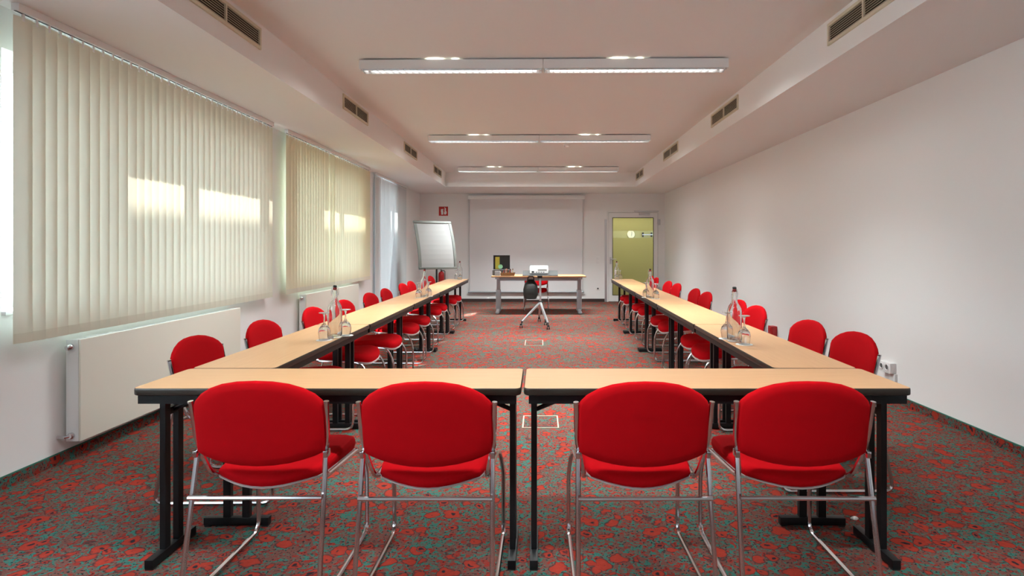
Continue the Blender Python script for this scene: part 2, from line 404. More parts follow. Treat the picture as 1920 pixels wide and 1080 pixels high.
# ------------------------------------------------------------------ radiators
def radiator(y0, y1, label):
    L = y1 - y0
    root = tag(empty('radiator', (-2.875, y0, 0)), label, 'radiator', 'flat panel radiators under the blinds')
    MB().box(.030, .045, 0, L, .128, .757).build('front_panel', M['rad'], root, bevel=.006)
    MB().box(-.045, -.030, .013, L - .013, .14, .745).build('rear_panel', M['rad'], root, bevel=.004)
    MB().box(-.045, .0298, .000, .012, .13, .755).build('side_cover', M['white'], root)  # white against the tinted front, standing in for cooler light on the end
    MB().box(-.045, .0298, L - .012, L, .13, .755).build('side_cover', M['white'], root)
    g = MB()
    for k in range(int(L / .03)): g.box(-.028, .029, .03 + k * .03, .042 + k * .03, .742, .755)
    g.box(-.030, -.026, .024, L - .024, .740, .757).box(.026, .030, .024, L - .024, .740, .757)
    go = g.build('top_grille', M['white'], root); go['kind'] = 'stuff'
    v = MB().lathe([(.008, -.045), (.015, -.04), (.021, -.026), (.021, -.008), (.014, 0)], 12, mtx=Matrix.Rotation(R(-90), 4, 'X')).build('air_valve', M['chrome'], root, True, loc=(-.008, .0, .712))
    MB().lathe([(.014, -.02), (.02, -.012), (.02, 0)], 12, mtx=Matrix.Rotation(R(-90), 4, 'X')).tube([(0, -.008, 0), (-.02, -.03, 0), (-.072, -.03, 0)], .010).build('supply_valve', M['chrome'], root, True, loc=(-.010, .0, .165))
    MB().box(-.075, -.045, .25, .29, .2, .7).box(-.075, -.045, L - .29, L - .25, .2, .7).build('wall_bracket', M['white'], root)
radiator(3.60, 5.52, 'long flat panel radiator under the nearest blind')
radiator(7.08, 9.12, 'flat panel radiator under the middle blind, behind the red chairs')

# ------------------------------------------------------------------ air vents in the soffits
def vent(x, sgn, y0, y1, label):
    L = y1 - y0; z0, z1 = -.078, .078
    root = tag(empty('air_vent', (x, (y0 + y1) / 2, 2.845)), label, 'vent', 'air vents in the soffits')
    s = sgn
    X = lambda a, b: (min(s * a, s * b), max(s * a, s * b))
    fr = MB(); t = .022
    for a in ((-L / 2, L / 2, z0, z0 + t), (-L / 2, L / 2, z1 - t, z1), (-L / 2, -L / 2 + t, z0 + t, z1 - t), (L / 2 - t, L / 2, z0 + t, z1 - t), (-.009, .009, z0 + t, z1 - t)):
        fr.box(*X(0, .014), *a)
    fr.build('frame', M['vent'], root)
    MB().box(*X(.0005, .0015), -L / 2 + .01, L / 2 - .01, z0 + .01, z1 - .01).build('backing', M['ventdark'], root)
    first = None
    for half in (-1, 1):
        for k in range(7):
            z = z0 + t + (k + .5) * (z1 - z0 - 2 * t) / 7
            if first is None:
                first = o = MB().box(-.0012, .0012, -L / 4 + .016, L / 4 - .016, -.006, .006, Matrix.Rotation(R(-s * 50), 4, 'Y')).build('slat', M['vent'], root)
            else:
                o = first.copy(); COL.objects.link(o); o.parent = root
            o.location = (s * .008, half * (L / 4 - .004), z)
for k, (a, b) in enumerate(((3.32, 4.27), (6.06, 6.93), (8.78, 9.68), (11.23, 12.08))):
    vent(XSL, 1, a, b, ('first', 'second', 'third', 'fourth')[k] + ' air vent from the camera in the window-side soffit')
for k, (a, b) in enumerate(((3.27, 4.19), (6.10, 7.05), (8.76, 9.78), (11.72, 12.58))):
    vent(XSR, -1, a, b, ('first', 'second', 'third', 'fourth')[k] + ' air vent from the camera in the soffit above the blank wall')

# ------------------------------------------------------------------ ceiling lamps
def lamp(Y, x0, x1, label):
    L = x1 - x0; h = L / 2; zc = Z_CEIL
    root = tag(empty('ceiling_lamp', ((x0 + x1) / 2, Y + .06, zc), R(-.8)), label, 'lamp', 'twin fluorescent ceiling lamps')
    zt, zb = -.014, -.092
    for sx in (-1, 1):
        a, b = (-h, -.003) if sx < 0 else (.003, h)
        hb = MB().box(a, b, -.062, -.058, zb, zt).box(a, b, .058, .062, zb, zt).box(a, b, -.058, .058, zt - .006, zt)
        hb.box(a, a + .005, -.058, .058, zb, zt - .006).box(b - .005, b, -.058, .058, zb, zt - .006)
        ho = hb.build('housing', M['white'], root)
        MB().tube([(a + .06, 0, -.045), (b - .06, 0, -.045)], .011, 8).build('tube', M['tube'], ho, True)
        lv = MB(); n = 27
        for k in range(n):
            x = a + .03 + k * (b - a - .06) / (n - 1)
            lv.loft([[(x - .008, y, -.066), (x + .008, y, -.066), (x + .001, y, zb - .010), (x - .001, y, zb - .010)] for y in (-.052, .052)])
        for sy in (-1, 1):
            lv.loft([[(x, sy * .056, -.03), (x, sy * .057, -.03), (x, sy * .046, zb - .012), (x, sy * .044, zb - .012)] for x in (a + .01, b - .01)])
        lo = lv.build('louver', M['louver'], ho); lo['kind'] = 'stuff'
        c = (a + b) / 2
        MB().box(c - .20, c - .08, -.055, -.02, zt, zt + .004).build('uplight_slot', M['slot'], ho)
        MB().box(c + .02, c + .05, -.055, -.02, zt, zt + .004).build('uplight_slot', M['slot'], ho)
        for dx in (-.55, .55): MB().box(c + dx - .03, c + dx + .03, -.02, .02, zt, 0).build('ceiling_clip', M['white'], ho)
    return root
for (Y, x0, x1), lb in zip(FIXTURES, ('long white ceiling lamp out of view above the camera', 'longest looking white ceiling lamp, the nearest in view', 'long white ceiling lamp in the middle of the ceiling', 'long white ceiling lamp farthest away, before the end soffit')):
    lamp(Y, x0, x1, lb)
sd = tag(empty('smoke_detector', (.414, 9.27, Z_CEIL)), 'small round white smoke detector on the ceiling', 'smoke detector')
MB().lathe([(.06, 0), (.06, -.012), (.052, -.02), (.0, -.02)][:3], 20).build('base', M['white'], sd, True)
MB().lathe([(.042, -.020), (.040, -.036), (.028, -.046)], 20).build('sensor_head', M['white'], sd, True)

# ------------------------------------------------------------------ folding tables
TL, TD, TZ = 1.568, .392, .7565
def make_table():
    root = empty('folding_table'); hx, hy = TL / 2 - .001, TD / 2
    MB().prism(rrect(-hx + .003, hx - .003, -hy + .003, hy - .003, .022), TZ - .022, TZ).build('tabletop', M['wood'], root)
    prof = [(.0032, TZ - .0002), (.0008, TZ - .003), (0, TZ - .008), (0, TZ - .022), (.0012, TZ - .027), (.006, TZ - .030), (.012, TZ - .030), (.012, TZ - .0225), (.0032, TZ - .0225)]
    MB().loft([[(x, y, z) for x, y in rrect(-hx + i, hx - i, -hy + i, hy - i, max(.004, .025 - i))] for i, z in prof], close=True).build('edge_band', M['edge'], root, True)
    fr = MB(); z0, z1 = TZ - .064, TZ - .030
    for s in (-1, 1): fr.box(-hx + .02, hx - .02, s * (hy - .022) - .012, s * (hy - .022) + .012, z0, z1)
    for s in (-1, 1): fr.box(s * (hx - .04) - .016, s * (hx - .04) + .016, -hy + .034, hy - .034, z0, z1)
    fr.build('frame', M['black'], root)
    for sx in (-1, 1):
        x = sx * (hx - .040)
        ft = MB().box(x - .017, x + .017, -.153, .153, .006, .042).build('foot', M['black'], root, bevel=.003)
        for gy in (-.135, .135): MB().box(x - .016, x + .016, gy - .015, gy + .015, 0, .006).build('glide', M['blackplastic'], ft)
        for sy in (-1, 1):
            MB().box(x - .012, x + .012, sy * .045 - .0175, sy * .045 + .0175, .042, z0).build('leg', M['black'], root)
        MB().tube([(x - sx * .010, 0, .62), (x - sx * .25, 0, z1 - .006)], .010, 6).box(x - .012, x + .012, -.026, .026, .605, .635).build('folding_brace', M['black'], root)
    return root
T0 = make_table()
XT, YT = -.0765, 2.348
ordn = ('first', 'second', 'third', 'fourth', 'fifth')
grp_t = 'beech tables of the U-shaped setting'
place(T0, (XT - TL / 2, YT + TD / 2, 0)); tag(T0, 'beech table across the front end, the one on the window side', 'table', grp_t)
t = place(copy_tree(T0), (XT + .009 + TL / 2, YT + TD / 2, 0)); tag(t, 'beech table across the front end, the one towards the blank wall', 'table', grp_t)
Y0R = YT + TD + .005
def row_x(side, Y): return (-1.246 - .0063 * (Y - 2.74) - TD / 2) if side < 0 else (1.0966 + .0232 * (Y - 2.74) + TD / 2)
for side, nm in ((-1, 'window-side'), (1, 'blank-wall-side')):
    sl_ = -.0063 if side < 0 else .0232
    for k in range(5):
        yc = Y0R + TL * (k + .5) + .002 * k
        t = place(copy_tree(T0), (row_x(side, yc), yc, 0), R(90) - math.atan(sl_))
        tag(t, f'beech table in the {nm} row, {ordn[k]} from the front', 'table', grp_t)

# ------------------------------------------------------------------ red chairs
def cushion(outline, prof, warp):
    """outline (u,v) about a centre; prof = (scale, depth) rings from back centre to front centre"""
    b = MB(); cx = sum(p[0] for p in outline) / len(outline); cy = sum(p[1] for p in outline) / len(outline)
    rings = [[warp(cx + (u - cx) * s, cy + (v - cy) * s, d) for u, v in outline] for s, d in prof]
    return b.loft(rings)
def make_chair():
    root = empty('conference_chair')
    # backrest outline in (x, z)
    def zt(x): q = min(1, abs(x) / .247); return .728 + .103 * (1 - q ** 2.3) ** .62
    def zb(x): q = min(1, abs(x) / .240); return .552 - .048 * (1 - q ** 2) ** .8
    n = 13; xs = [.247 * math.sin(PI / 2 * (-1 + 2 * k / (n - 1))) for k in range(n)]
    ol = [(x, zt(x)) for x in xs] + [(.246, .67), (.243, .61)] + [(x * .972, zb(x * .972)) for x in xs[::-1]] + [(-.243, .61), (-.246, .67)]
    def wb(x, z, d): return (x, .034 * (x / .25) ** 2 - .018 - .20 * (z - .60) * .5 + d, z)
    MB_ = cushion(ol, [(.35, -.017), (.80, -.017), (.95, -.015), (.988, -.009), (1, 0), (.988, .010), (.94, .017), (.78, .020), (.3, .020)], wb)
    MB_.build('backrest', M['red'], root, True)
    # seat outline in (x, y)
    so_ = []
    for k in range(11):                         # rear edge, bulging backwards
        x = -.195 + .39 * k / 10; so_.append((x, .075 - .065 * (1 - (x / .195) ** 2)))
    so_ += [(.208, .14), (.218, .24), (.226, .34), (.228, .41)]
    for k in range(1, 10):
        a = PI * k / 10; so_.append((.228 * (abs(math.cos(a)) ** .6) * (1 if math.cos(a) > 0 else -1), .41 + .10 * math.sin(a) ** .8))
    so_ += [(-.228, .41), (-.226, .34), (-.218, .24), (-.208, .14)]
    def ws(x, y, d): return (x, y, .436 + .010 * (x / .22) ** 2 - .022 * max(0, (y - .36) / .15) ** 2 + .012 * max(0, (.14 - y) / .14) - .02 * max(0, 1 - y / .1) * (1 - (x / .2) ** 2) + d * (1 + .75 * min(1, max(0, (y - .08) / .40))))
    cushion(so_, [(.3, -.018), (.90, -.018), (.97, -.014), (1, .0), (.992, .010), (.965, .018), (.88, .024), (.6, .026), (.25, .024)], ws).build('seat', M['red'], root, True)
    cushion(so_, [(.5, -.026), (.93, -.026), (.985, -.021), (.996, -.0145), (.97, -.0145), (.5, -.018)], ws).build('seat_shell', M['shell'], root, True)
    for s in (-1, 1):
        p = [(s * .2545, -.006, .742), (s * .2495, .022, .600), (s * .236, .034, .535), (s * .214, .080, .424), (s * .236, .455, .412),
             (s * .2525, .515, .30), (s * .2525, .520, .010), (s * .2525, -.085, .010), (s * .2445, .020, .540)]
        pts = fillet(p, .055, 5)
        MB().tube(pts, .0095, 8).build('side_frame', M['chrome'], root, True)
        MB().box(s * .246 - .008, s * .246 + .008, .002, .040, .530, .556).build('bracket', M['chrome'], root, bevel=.003)
        MB().tube([(s * .2545, -.0062, .740), (s * .2550, -.0070, .747)], .0105, 8).build('tube_cap', M['chrome'], root, True)
        for gy in (.42, 0): MB().box(s * .2525 - .007, s * .2525 + .007, gy - .02, gy + .02, 0, .004).build('glide', M['blackplastic'], root)
    MB().tube([(-.248, -.033, .395), (.248, -.033, .395)], .0085, 8).build('rear_crossbar', M['chrome'], root, True)
    MB().tube([(-.2255, .31, .412), (.2255, .31, .412)], .0085, 8).build('seat_crossbar', M['chrome'], root, True)
    MB().tube([(-.217, .14, .418), (.217, .14, .418)], .0085, 8).build('seat_crossbar', M['chrome'], root, True)
    return root
C0 = make_chair()
grp_c = 'red chairs around the tables'
used = []
def chair(x, y, rz, label):
    o = C0 if not used else copy_tree(C0); used.append(1)
    return tag(place(o, (x, y, 0), rz), label, 'chair', grp_c)
for k, (x, y, r_) in enumerate(((-1.0575, 2.2, 0), (-.425, 2.19, -.2), (.388, 2.19, .5), (.99, 2.195, -.6))):
    chair(x, y, R(r_), 'red chair with its back to the camera, ' + ('first', 'second', 'third', 'last')[k] + ' of four from the window side')
LY = (3.25, 3.965, 4.85, 5.53, 6.4, 7.09, 8.11, 8.665, 9.68, 10.25); LX = (-1.90, -1.87, -1.87, -1.84, -1.85, -1.86, -1.89, -1.90, -1.90, -1.90)
RY = (3.40, 3.965, 4.97, 5.53, 6.53, 7.08, 8.11, 8.665, 9.70, 10.25); RX = (1.82, 1.81, 1.82, 1.86, 1.84, 1.86, 1.88, 1.88, 1.90, 1.92)
o10 = ('first', 'second', 'third', 'fourth', 'fifth', 'sixth', 'seventh', 'eighth', 'ninth', 'tenth')
for k in range(10): chair(LX[k], LY[k], R(-90 + random.uniform(-1.3, 1.3)), f'red chair in the window-side row, {o10[k]} from the front')
for k in range(10): chair(RX[k], RY[k], R(90 + random.uniform(-1.3, 1.3)), f'red chair in the blank-wall-side row, {o10[k]} from the front')
c = chair(-.085, 12.55, R(180), 'red chair behind the presentation desk, facing the camera')

# ------------------------------------------------------------------ bottles, glasses, coasters
def make_bottle():
    root = empty('water_bottle')
    outer = [(.001, .0005), (.039, .0005), (.043, .006), (.0435, .020), (.0435, .10), (.0432, .175), (.040, .198), (.031, .216), (.021, .230), (.0165, .248), (.0145, .285), (.0155, .290), (.0155, .302), (.0125, .306)]
    inner = [(.009, .305), (.0105, .285), (.0125, .248), (.017, .229), (.027, .214), (.036, .196), (.0392, .174), (.0395, .10), (.0395, .022), (.035, .012), (.001, .014)]
    MB().lathe(outer + inner, 24).build('bottle_body', M['glass'], root, True)
    MB().lathe([(.009, .300), (.0125, .307), (.0125, .312), (.010, .316)], 14).build('seal', M['rubber'], root, True)
    MB().lathe([(.0115, .316), (.0125, .318), (.0122, .326), (.008, .330)], 14).build('stopper', M['blackplastic'], root, True)
    for s in (-1, 1):
        MB().tube(fillet([(s * .0150, .003, .296), (s * .0215, .003, .270), (s * .0200, .003, .262), (s * .0245, -.002, .285), (s * .0180, .001, .318), (0, 0.0, .324)], .01, 3), .0014, 6).build('wire_bail', M['steel'], root, True)
    return root
def make_goblet2():
    root = empty('wine_glass')
    out = [(.001, .088), (.016, .082), (.030, .068), (.0345, .051), (.0338, .035), (.0288, .0004), (.0300, .0004), (.0353, .035), (.0362, .052), (.032, .072), (.020, .088), (.0085, .099), (.0050, .112), (.0046, .140), (.0065, .155), (.016, .162)]
    MB().lathe(out, 20).build('bowl', M['glass'], root, True)
    MB().lathe([(.014, .1622), (.031, .1645), (.0330, .1665), (.031, .168), (.004, .1690)], 20).build('foot', M['glassfoot'], root, True)
    return root
M['glassfoot'] = mat('glass_foot', (.82, .80, .78), .1, spec=.8)
M['glassfoot'].node_tree.nodes['Principled BSDF'].inputs['Transmission Weight'].default_value = .55
B0, G0 = make_bottle(), make_goblet2()
def make_coaster():
    c = []
    for k in range(40):
        a = 2 * PI * k / 40; r = .047 + (.0015 if k % 2 else 0); c.append((r * math.cos(a), r * math.sin(a)))
    return MB().loft([[(x, y, 0) for x, y in c], [(x, y, .0012) for x, y in c]]).build('paper_coaster', M['coaster'])
K0 = make_coaster()
first = True
sets = [  # bottle pixel base, two glass offsets in metres, phrase
    ((628, 633), ((-.030, -.100), (.038, .085)), 'on the window-side row, nearest the camera'),
    ((796, 557), ((-.045, -.10), (.03, .10)), 'halfway along the window-side row'),
    (None, ((-.055, -.06), (.02, -.09)), 'at the far end of the window-side row'),
    ((1377, 640), ((.020, -.112), (-.015, .098)), 'on the blank-wall-side row, nearest the camera'),
    ((1219, 559), ((.045, -.10), (-.03, .10)), 'halfway along the blank-wall-side row'),
    (None, ((.055, -.06), (-.02, -.09)), 'at the far end of the blank-wall-side row')]
for i, (bp_, gl, ph) in enumerate(sets):
    if bp_: p = on_z(bp_[0], bp_[1], TZ)
    else: p = Vector((-1.43 if i == 2 else 1.36, 10.40, TZ))
    b = B0 if first else copy_tree(B0)
    tag(place(b, (p.x, p.y, TZ), random.uniform(0, .6)), 'clear swing-top water bottle ' + ph, 'bottle', 'water bottles on the tables')
    for j, (dx, dy) in enumerate(gl):
        wh = 'in front of the bottle' if dy < -.09 or (dy < 0 and j == 1) else ('beside the bottle' if dy < 0 else 'behind the bottle')
        g = G0 if first else copy_tree(G0); c = K0 if first else copy_tree(K0); first = False
        tag(place(c, (p.x + dx, p.y + dy, TZ)), f'white paper coaster {wh} {ph}', 'coaster', 'paper coasters under the glasses')
        tag(place(g, (p.x + dx, p.y + dy, TZ + .0012)), f'upturned wine glass {wh} {ph}', 'glass', 'upturned wine glasses on the tables')

# ------------------------------------------------------------------ presentation desk
DY = 11.62
desk = tag(empty('presentation_desk', (-.03, DY + .4, 0)), 'wide beech desk with grey height-adjustable legs before the screen', 'desk')
dw = .945
MB().box(-dw, dw, -.4, .4, .733, .757).build('desktop', M['wood'], desk, bevel=.003)
MB().box(-dw + .12, dw - .12, -.20, -.16, .655, .71).box(-dw + .12, dw - .12, .16, .20, .655, .71).build('frame_rail', M['greymetal'], desk)
for s in (-1, 1):
    x = s * (dw - .115)
    MB().box(x - .05, x + .05, -.05, .05, .05, .46).build('leg_sleeve', M['greymetal'], desk, bevel=.008)
    MB().box(x - .036, x + .036, -.036, .036, .46, .70).build('leg_column', M['greymetal'], desk, bevel=.006)
    MB().box(x - .04, x + .04, -.36, .36, .695, .733).build('top_bracket', M['greymetal'], desk, bevel=.004)
    MB().loft([[(x - .04, y, .012), (x + .04, y, .012), (x + .03, y, z), (x - .03, y, z)] for y, z in ((-.39, .035), (-.1, .07), (.1, .07), (.33, .035))]).build('foot', M['greymetal'], desk, bevel=.004)
    MB().lathe([(.02, 0), (.022, .006), (.016, .012)], 12, (x, -.35, 0)).lathe([(.02, 0), (.022, .006), (.016, .012)], 12, (x, .29, 0)).build('levelling_foot', M['white'], desk, True)

# ------------------------------------------------------------------ projector trolley in front of the desk
TY = 10.05
tr = tag(empty('projector_trolley', (0, TY, 0)), 'slim projector trolley with castor feet in front of the desk', 'trolley')
tilt = Matrix.Translation((0, 0, .885)) @ Matrix.Rotation(R(9), 4, 'X')
MB().box(-.30, .30, -.20, .20, -.009, .009, tilt).build('tray', M['greytray'], tr, bevel=.002)
MB().box(-.018, .018, -.018, .018, .36, .83).build('column', M['steel'], tr, bevel=.004)
MB().box(-.05, .035, -.05, .05, .80, .862).build('tilt_head', M['blackplastic'], tr, bevel=.008)
MB().loft([[(-.045, y, .37), (.04, y, .37), (.04, y, .41), (-.03, y, .41)] for y in (-.03, .03)]).build('hub', M['blackplastic'], tr, bevel=.008)
MB().box(-.235, -.018, -.10, .06, .432, .446).build('shelf', M['steel'], tr, bevel=.003)
MB().box(-.20, -.018, -.03, .0, .410, .432).build('shelf_arm', M['blackplastic'], tr)
cast = [(on_z(977, 615, 0)), on_z(1028, 618, 0), on_z(1023, 610, 0), Vector((-.02, TY + .42, 0))]
for p in cast:
    q = Vector((p.x, p.y - TY, 0))
    MB().tube([(q.x * .05, q.y * .05, .375), (q.x * .95, q.y * .95, .105)], .022, 8, .017).build('leg', M['steel'], tr, True)
    cs = MB().tube([(q.x * .95, q.y * .95, .11), (q.x * .97, q.y * .97, .07)], .012, 8).box(q.x - .018, q.x + .018, q.y - .02, q.y + .02, .045, .075).build('castor', M['blackplastic'], tr)
    for sx in (-1, 1):
        MB().lathe([(.022, -.008), (.028, -.006), (.028, .006), (.022, .008)], 14, (q.x + sx * .016, q.y, .028), Matrix.Rotation(R(90), 4, 'Y')).build('wheel', M['blackplastic'], cs, True)
pj = tag(empty('projector', (0, TY - .02, .885)), 'white projector on the tilted tray of the trolley', 'projector')
pj.rotation_euler = (R(9), 0, 0); pj.location = (-.02, TY, .885)
MB().box(-.158, .158, -.13, .13, .020, .108).build('body', M['white'], pj, bevel=.012)
MB().box(-.150, .150, -.122, .122, .108, .114).build('lid', M['white'], pj, bevel=.003)
for sx in (-1, 1): MB().lathe([(.012, .009), (.012, .021)], 10, (sx * .12, -.09, 0)).build('foot', M['blackplastic'], pj)
MB().box(-.125, -.085, -.1335, -.129, .036, .062).build('mains_inlet', M['blackplastic'], pj)
for k in range(4): MB().box(-.055 + k * .04, -.03 + k * .04, -.1325, -.129, .038, .050).build('socket', M['greytray'], pj)
for k in range(3): MB().box(-.02, .13, -.1322, -.129, .070 + k * .010, .074 + k * .010).build('vent_slot', M['greytray'], pj)
# black bag on the shelf
bag = tag(empty('black_bag', (-.168, TY - .02, .446)), 'bulging black bag on the small shelf of the trolley', 'bag')
rings = []
for z, rx, ry in ((.0, .070, .05), (.012, .105, .085), (.07, .125, .10), (.16, .128, .105), (.24, .110, .09), (.30, .075, .06), (.335, .04, .035)):
    rings.append([(rx * math.copysign(abs(math.cos(a)) ** .75, math.cos(a)) + .02 * z, ry * math.copysign(abs(math.sin(a)) ** .75, math.sin(a)), z) for a in [2 * PI * k / 20 for k in range(20)]])
MB().loft(rings).build('bag_body', M['bag'], bag, True)
MB().tube(fillet([(-.05, -.02, .31), (-.04, -.02, .385), (.055, -.02, .385), (.06, -.02, .29)], .03), .009, 6).build('carry_handle', M['bag'], bag, True)
MB().box(-.06, .06, -.108, -.098, .10, .19).build('front_pocket', M['bag'], bag, bevel=.004)

# ------------------------------------------------------------------ moderation case and bits on the desk
zd = .757
case = tag(empty('moderation_case', (-.80, DY + .40, zd)), 'open dark presentation case with upright lid on the desk', 'case')
lidx = .175
lid = MB().box(-lidx, lidx, .135, .145, .115, .415).box(-lidx, lidx, .075, .135, .405, .415).box(-lidx, -lidx + .01, .075, .135, .115, .405).box(lidx - .01, lidx, .075, .135, .115, .405)
lid = lid.build('lid', M['blackplastic'], case)
rim = MB().box(-lidx - .004, lidx + .004, .066, .075, .411, .419).box(-lidx - .004, -lidx + .004, .066, .075, .115, .411).box(lidx - .004, lidx + .004, .066, .075, .115, .411)
rim.build('lid_rim', M['steel'], lid)
MB().box(-.135, -.045, .126, .135, .125, .375).build('yellow_cards', M['yellow'], lid)
MB().lathe([(.045, -.004), (.047, 0), (.045, .004)], 20, (-.025, .105, .175), Matrix.Rotation(R(90), 4, 'X')).build('green_disc', M['green'], lid, True)
MB().box(-lidx, lidx, -.12, .12, 0, .008).box(-lidx, lidx, -.12, -.112, .008, .105).box(-lidx, lidx, .112, .12, .008, .105).box(-lidx, -lidx + .008, -.112, .112, .008, .105).box(lidx - .008, lidx, -.112, .112, .008, .105).build('tray', M['greytray'], case)
MB().box(-.06, .06, .118, .14, .100, .118).build('hinge', M['steel'], case)
bk = tag(empty('pen_basket', (-.655, DY + .17, zd)), 'shallow wicker basket of sticks and markers beside the case', 'basket')
M['wicker'] = mat('brown_wicker', (.20, .11, .05), .8, bump=(160, .8), noise=(60, .4))
MB().loft([[(sx * x, sy * y, z) for sx, sy in ((-1, -1), (1, -1), (1, 1), (-1, 1))] for x, y, z in ((.13, .08, 0), (.15, .095, .065), (.142, .088, .065), (.125, .075, .008))]).build('basket_body', M['wicker'], bk)
pc = [mat('marker_' + n, c, .5) for n, c in (('red', (.4, .04, .03)), ('black', (.02, .02, .02)), ('pink', (.7, .42, .40)), ('cream', (.7, .6, .42)), ('brown', (.18, .09, .04)))]
ordn9 = ('first', 'second', 'third', 'fourth', 'middle one', 'sixth', 'seventh', 'eighth', 'last')
for k in range(9):
    x = -.655 - .10 + .025 * k; a = random.uniform(-.5, .5)
    p0 = Vector((x, DY + .15 + random.uniform(-.02, .05), zd + .020)); d = Vector((math.sin(a) * .6, random.uniform(-.3, .3), 1)).normalized()
    o = MB().tube([(0, 0, 0), d * .10], .0085, 8).build('marker_pen', pc[k % 5], None, True)
    MB().tube([d * .10, d * .125], .0095, 8).build('cap', pc[(k + 1) % 5], o, True)
    o.location = p0; tag(o, f'{("red", "black", "pink", "cream", "brown")[k % 5]} stubby marker, {ordn9[k]} from the left in the wicker basket', 'marker pen', 'marker pens in the wicker basket')
gb = tag(empty('card_box', (-.86, DY + .12, zd)), 'small grey card box in front of the open case', 'box')
MB().box(-.05, .05, -.05, .05, 0, .10).build('box_body', M['greymetal'], gb, bevel=.003)
MB().box(.051, .066, -.045, .045, 0, .09).build('white_card', M['coaster'], gb)
mo = tag(empty('black_mouse', (-.27, DY + .10, zd)), 'flat dark clicker lying on the desk left of the projector', 'remote')
MB().box(-.035, .035, -.02, .02, 0, .018).build('body', M['blackplastic'], mo, bevel=.006); MB().lathe([(.006, .0), (.006, .004)], 10, (0, 0, .017)).build('button', M['greytray'], mo)

# ------------------------------------------------------------------ projection screen
p0, p1 = on_y(877, 366, 14.2), on_y(1097, 373, 14.2)
sc = tag(empty('projection_screen', ((p0.x + p1.x) / 2, 14.33, 0)), 'large pulled-down projection screen on the back wall', 'screen')
hw = (p1.x - p0.x) / 2
MB().box(-hw, hw, -.125, -.01, p1.z, p0.z).build('case', M['white'], sc, bevel=.01)
MB().box(-hw - .008, -hw, -.13, 0, p1.z - .005, p0.z + .005).build('end_cap', M['white'], sc); MB().box(hw, hw + .008, -.13, 0, p1.z - .005, p0.z + .005).build('end_cap', M['white'], sc)
zb_ = CAM_H - (546 - VY) * 14.25 / FPX
MB().loft([[(x0_, -.072, z), (x1_, -.072, z), (x1_, -.070, z), (x0_, -.070, z)] for z, x0_, x1_ in ((p1.z + .01, -hw + .05, hw - .05), ((p1.z + zb_) / 2, -hw + .035, hw - .06), (zb_, -hw + .045, hw - .07))]).build('fabric', M['screen'], sc)
MB().tube([(-hw - .0, -.071, zb_ - .02), (hw - .02, -.071, zb_ - .02)], .022, 10).build('weight_bar', M['greymetal'], sc, True)

# ------------------------------------------------------------------ flipchart
FYc = 11.6
fl = tag(empty('flipchart', (on_y(822, 500, FYc).x, FYc, 0), R(33)), 'curved grey-framed flipchart with blank paper beside the far window', 'flipchart')
def fb(u, t, d=0.0):                            # u across, t 0 bottom..1 top; leans and curves backwards
    z = .915 + .93 * t; tt = max(0, t); y = .02 + .30 * (tt ** 1.8); n = Vector((0, -1, .30 * 1.8 * tt ** .8 / .93)).normalized()
    return Vector((u, y, z)) + n * d
fh = .375
ts = [k / 10 for k in range(11)]
MB().loft([[fb(-fh, t, -.006), fb(fh, t, -.006), fb(fh, t, .006), fb(-fh, t, .006)] for t in ts]).build('board', M['white'], fl)
MB().loft([[fb(-fh + .03, t, .007), fb(fh - .03, t, .007), fb(fh - .03, t, .011), fb(-fh + .03, t, .011)] for t in ts[:10] + [.965]]).build('paper_pad', M['paper'], fl)
for s in (-1, 1):
    MB().loft([[fb(s * fh - .026, t, -.016), fb(s * fh + .026, t, -.016), fb(s * fh + .026, t, .020), fb(s * fh - .026, t, .020)] for t in ts]).build('side_rail', M['flipframe'], fl)
MB().loft([[fb(u, .96, -.016), fb(u, .96, .028), fb(u, 1.01, .028), fb(u, 1.01, -.016)] for u in (-fh - .03, fh + .03)]).build('clamp_bar', M['flipframe'], fl, bevel=.006)
MB().loft([[fb(u, -.02, -.016), fb(u, -.02, .05), fb(u, .025, .05), fb(u, .025, -.016)] for u in (-fh - .025, fh + .025)]).build('pen_tray', M['flipframe'], fl, bevel=.006)
MB().tube([(0, .09, .06), (0, .09, 1.0)], .018, 10).build('column', M['blackplastic'], fl, True)
MB().box(-.04, .04, .02, .12, .95, 1.05).build('column_clamp', M['blackplastic'], fl)
for k in range(5):
    a = R(90 + 72 * k); e = Vector((.30 * math.cos(a), .09 + .30 * math.sin(a), .055))
    MB().tube([(0, .09, .085), e], .016, 8, .012).build('base_leg', M['blackplastic'], fl, True)
    MB().lathe([(.02, -.012), (.025, -.008), (.025, .008), (.02, .012)], 12, (e.x, e.y, .025), Matrix.Rotation(R(90), 4, 'Y')).tube([e, (e.x, e.y, .03)], .008, 6).build('castor', M['blackplastic'], fl)

# ------------------------------------------------------------------ back wall fittings
p = on_y(831.5, 396, YB)
sg = tag(empty('fire_extinguisher_sign', (p.x, YB, p.z)), 'square red sign with white fire extinguisher and flame symbol', 'sign')
MB().box(-.112, .112, -.006, 0, -.112, .112).build('plate', M['signred'], sg)
MB().box(-.055, -.005, -.008, -.006, -.085, .025).box(-.042, -.018, -.008, -.006, .025, .040).box(-.050, .005, -.008, -.006, .040, .052).box(-.062, -.050, -.008, -.006, -.02, .047).build('extinguisher_symbol', M['signwhite'], sg)
flm = [(.02, -.075), (.045, -.085), (.07, -.07), (.08, -.035), (.07, 0), (.055, .02), (.065, .055), (.045, .085), (.02, .095), (.035, .06), (.025, .03), (.03, .0), (.015, -.035)]
MB().loft([[(x, y, z) for x, z in flm] for y in (-.008, -.006)]).build('flame_symbol', M['signwhite'], sg)
p = on_y(827.5, 507, 14.2)
ex = tag(empty('fire_extinguisher', (p.x, 14.21, 0)), 'red fire extinguisher standing by the back wall under its sign', 'fire extinguisher')
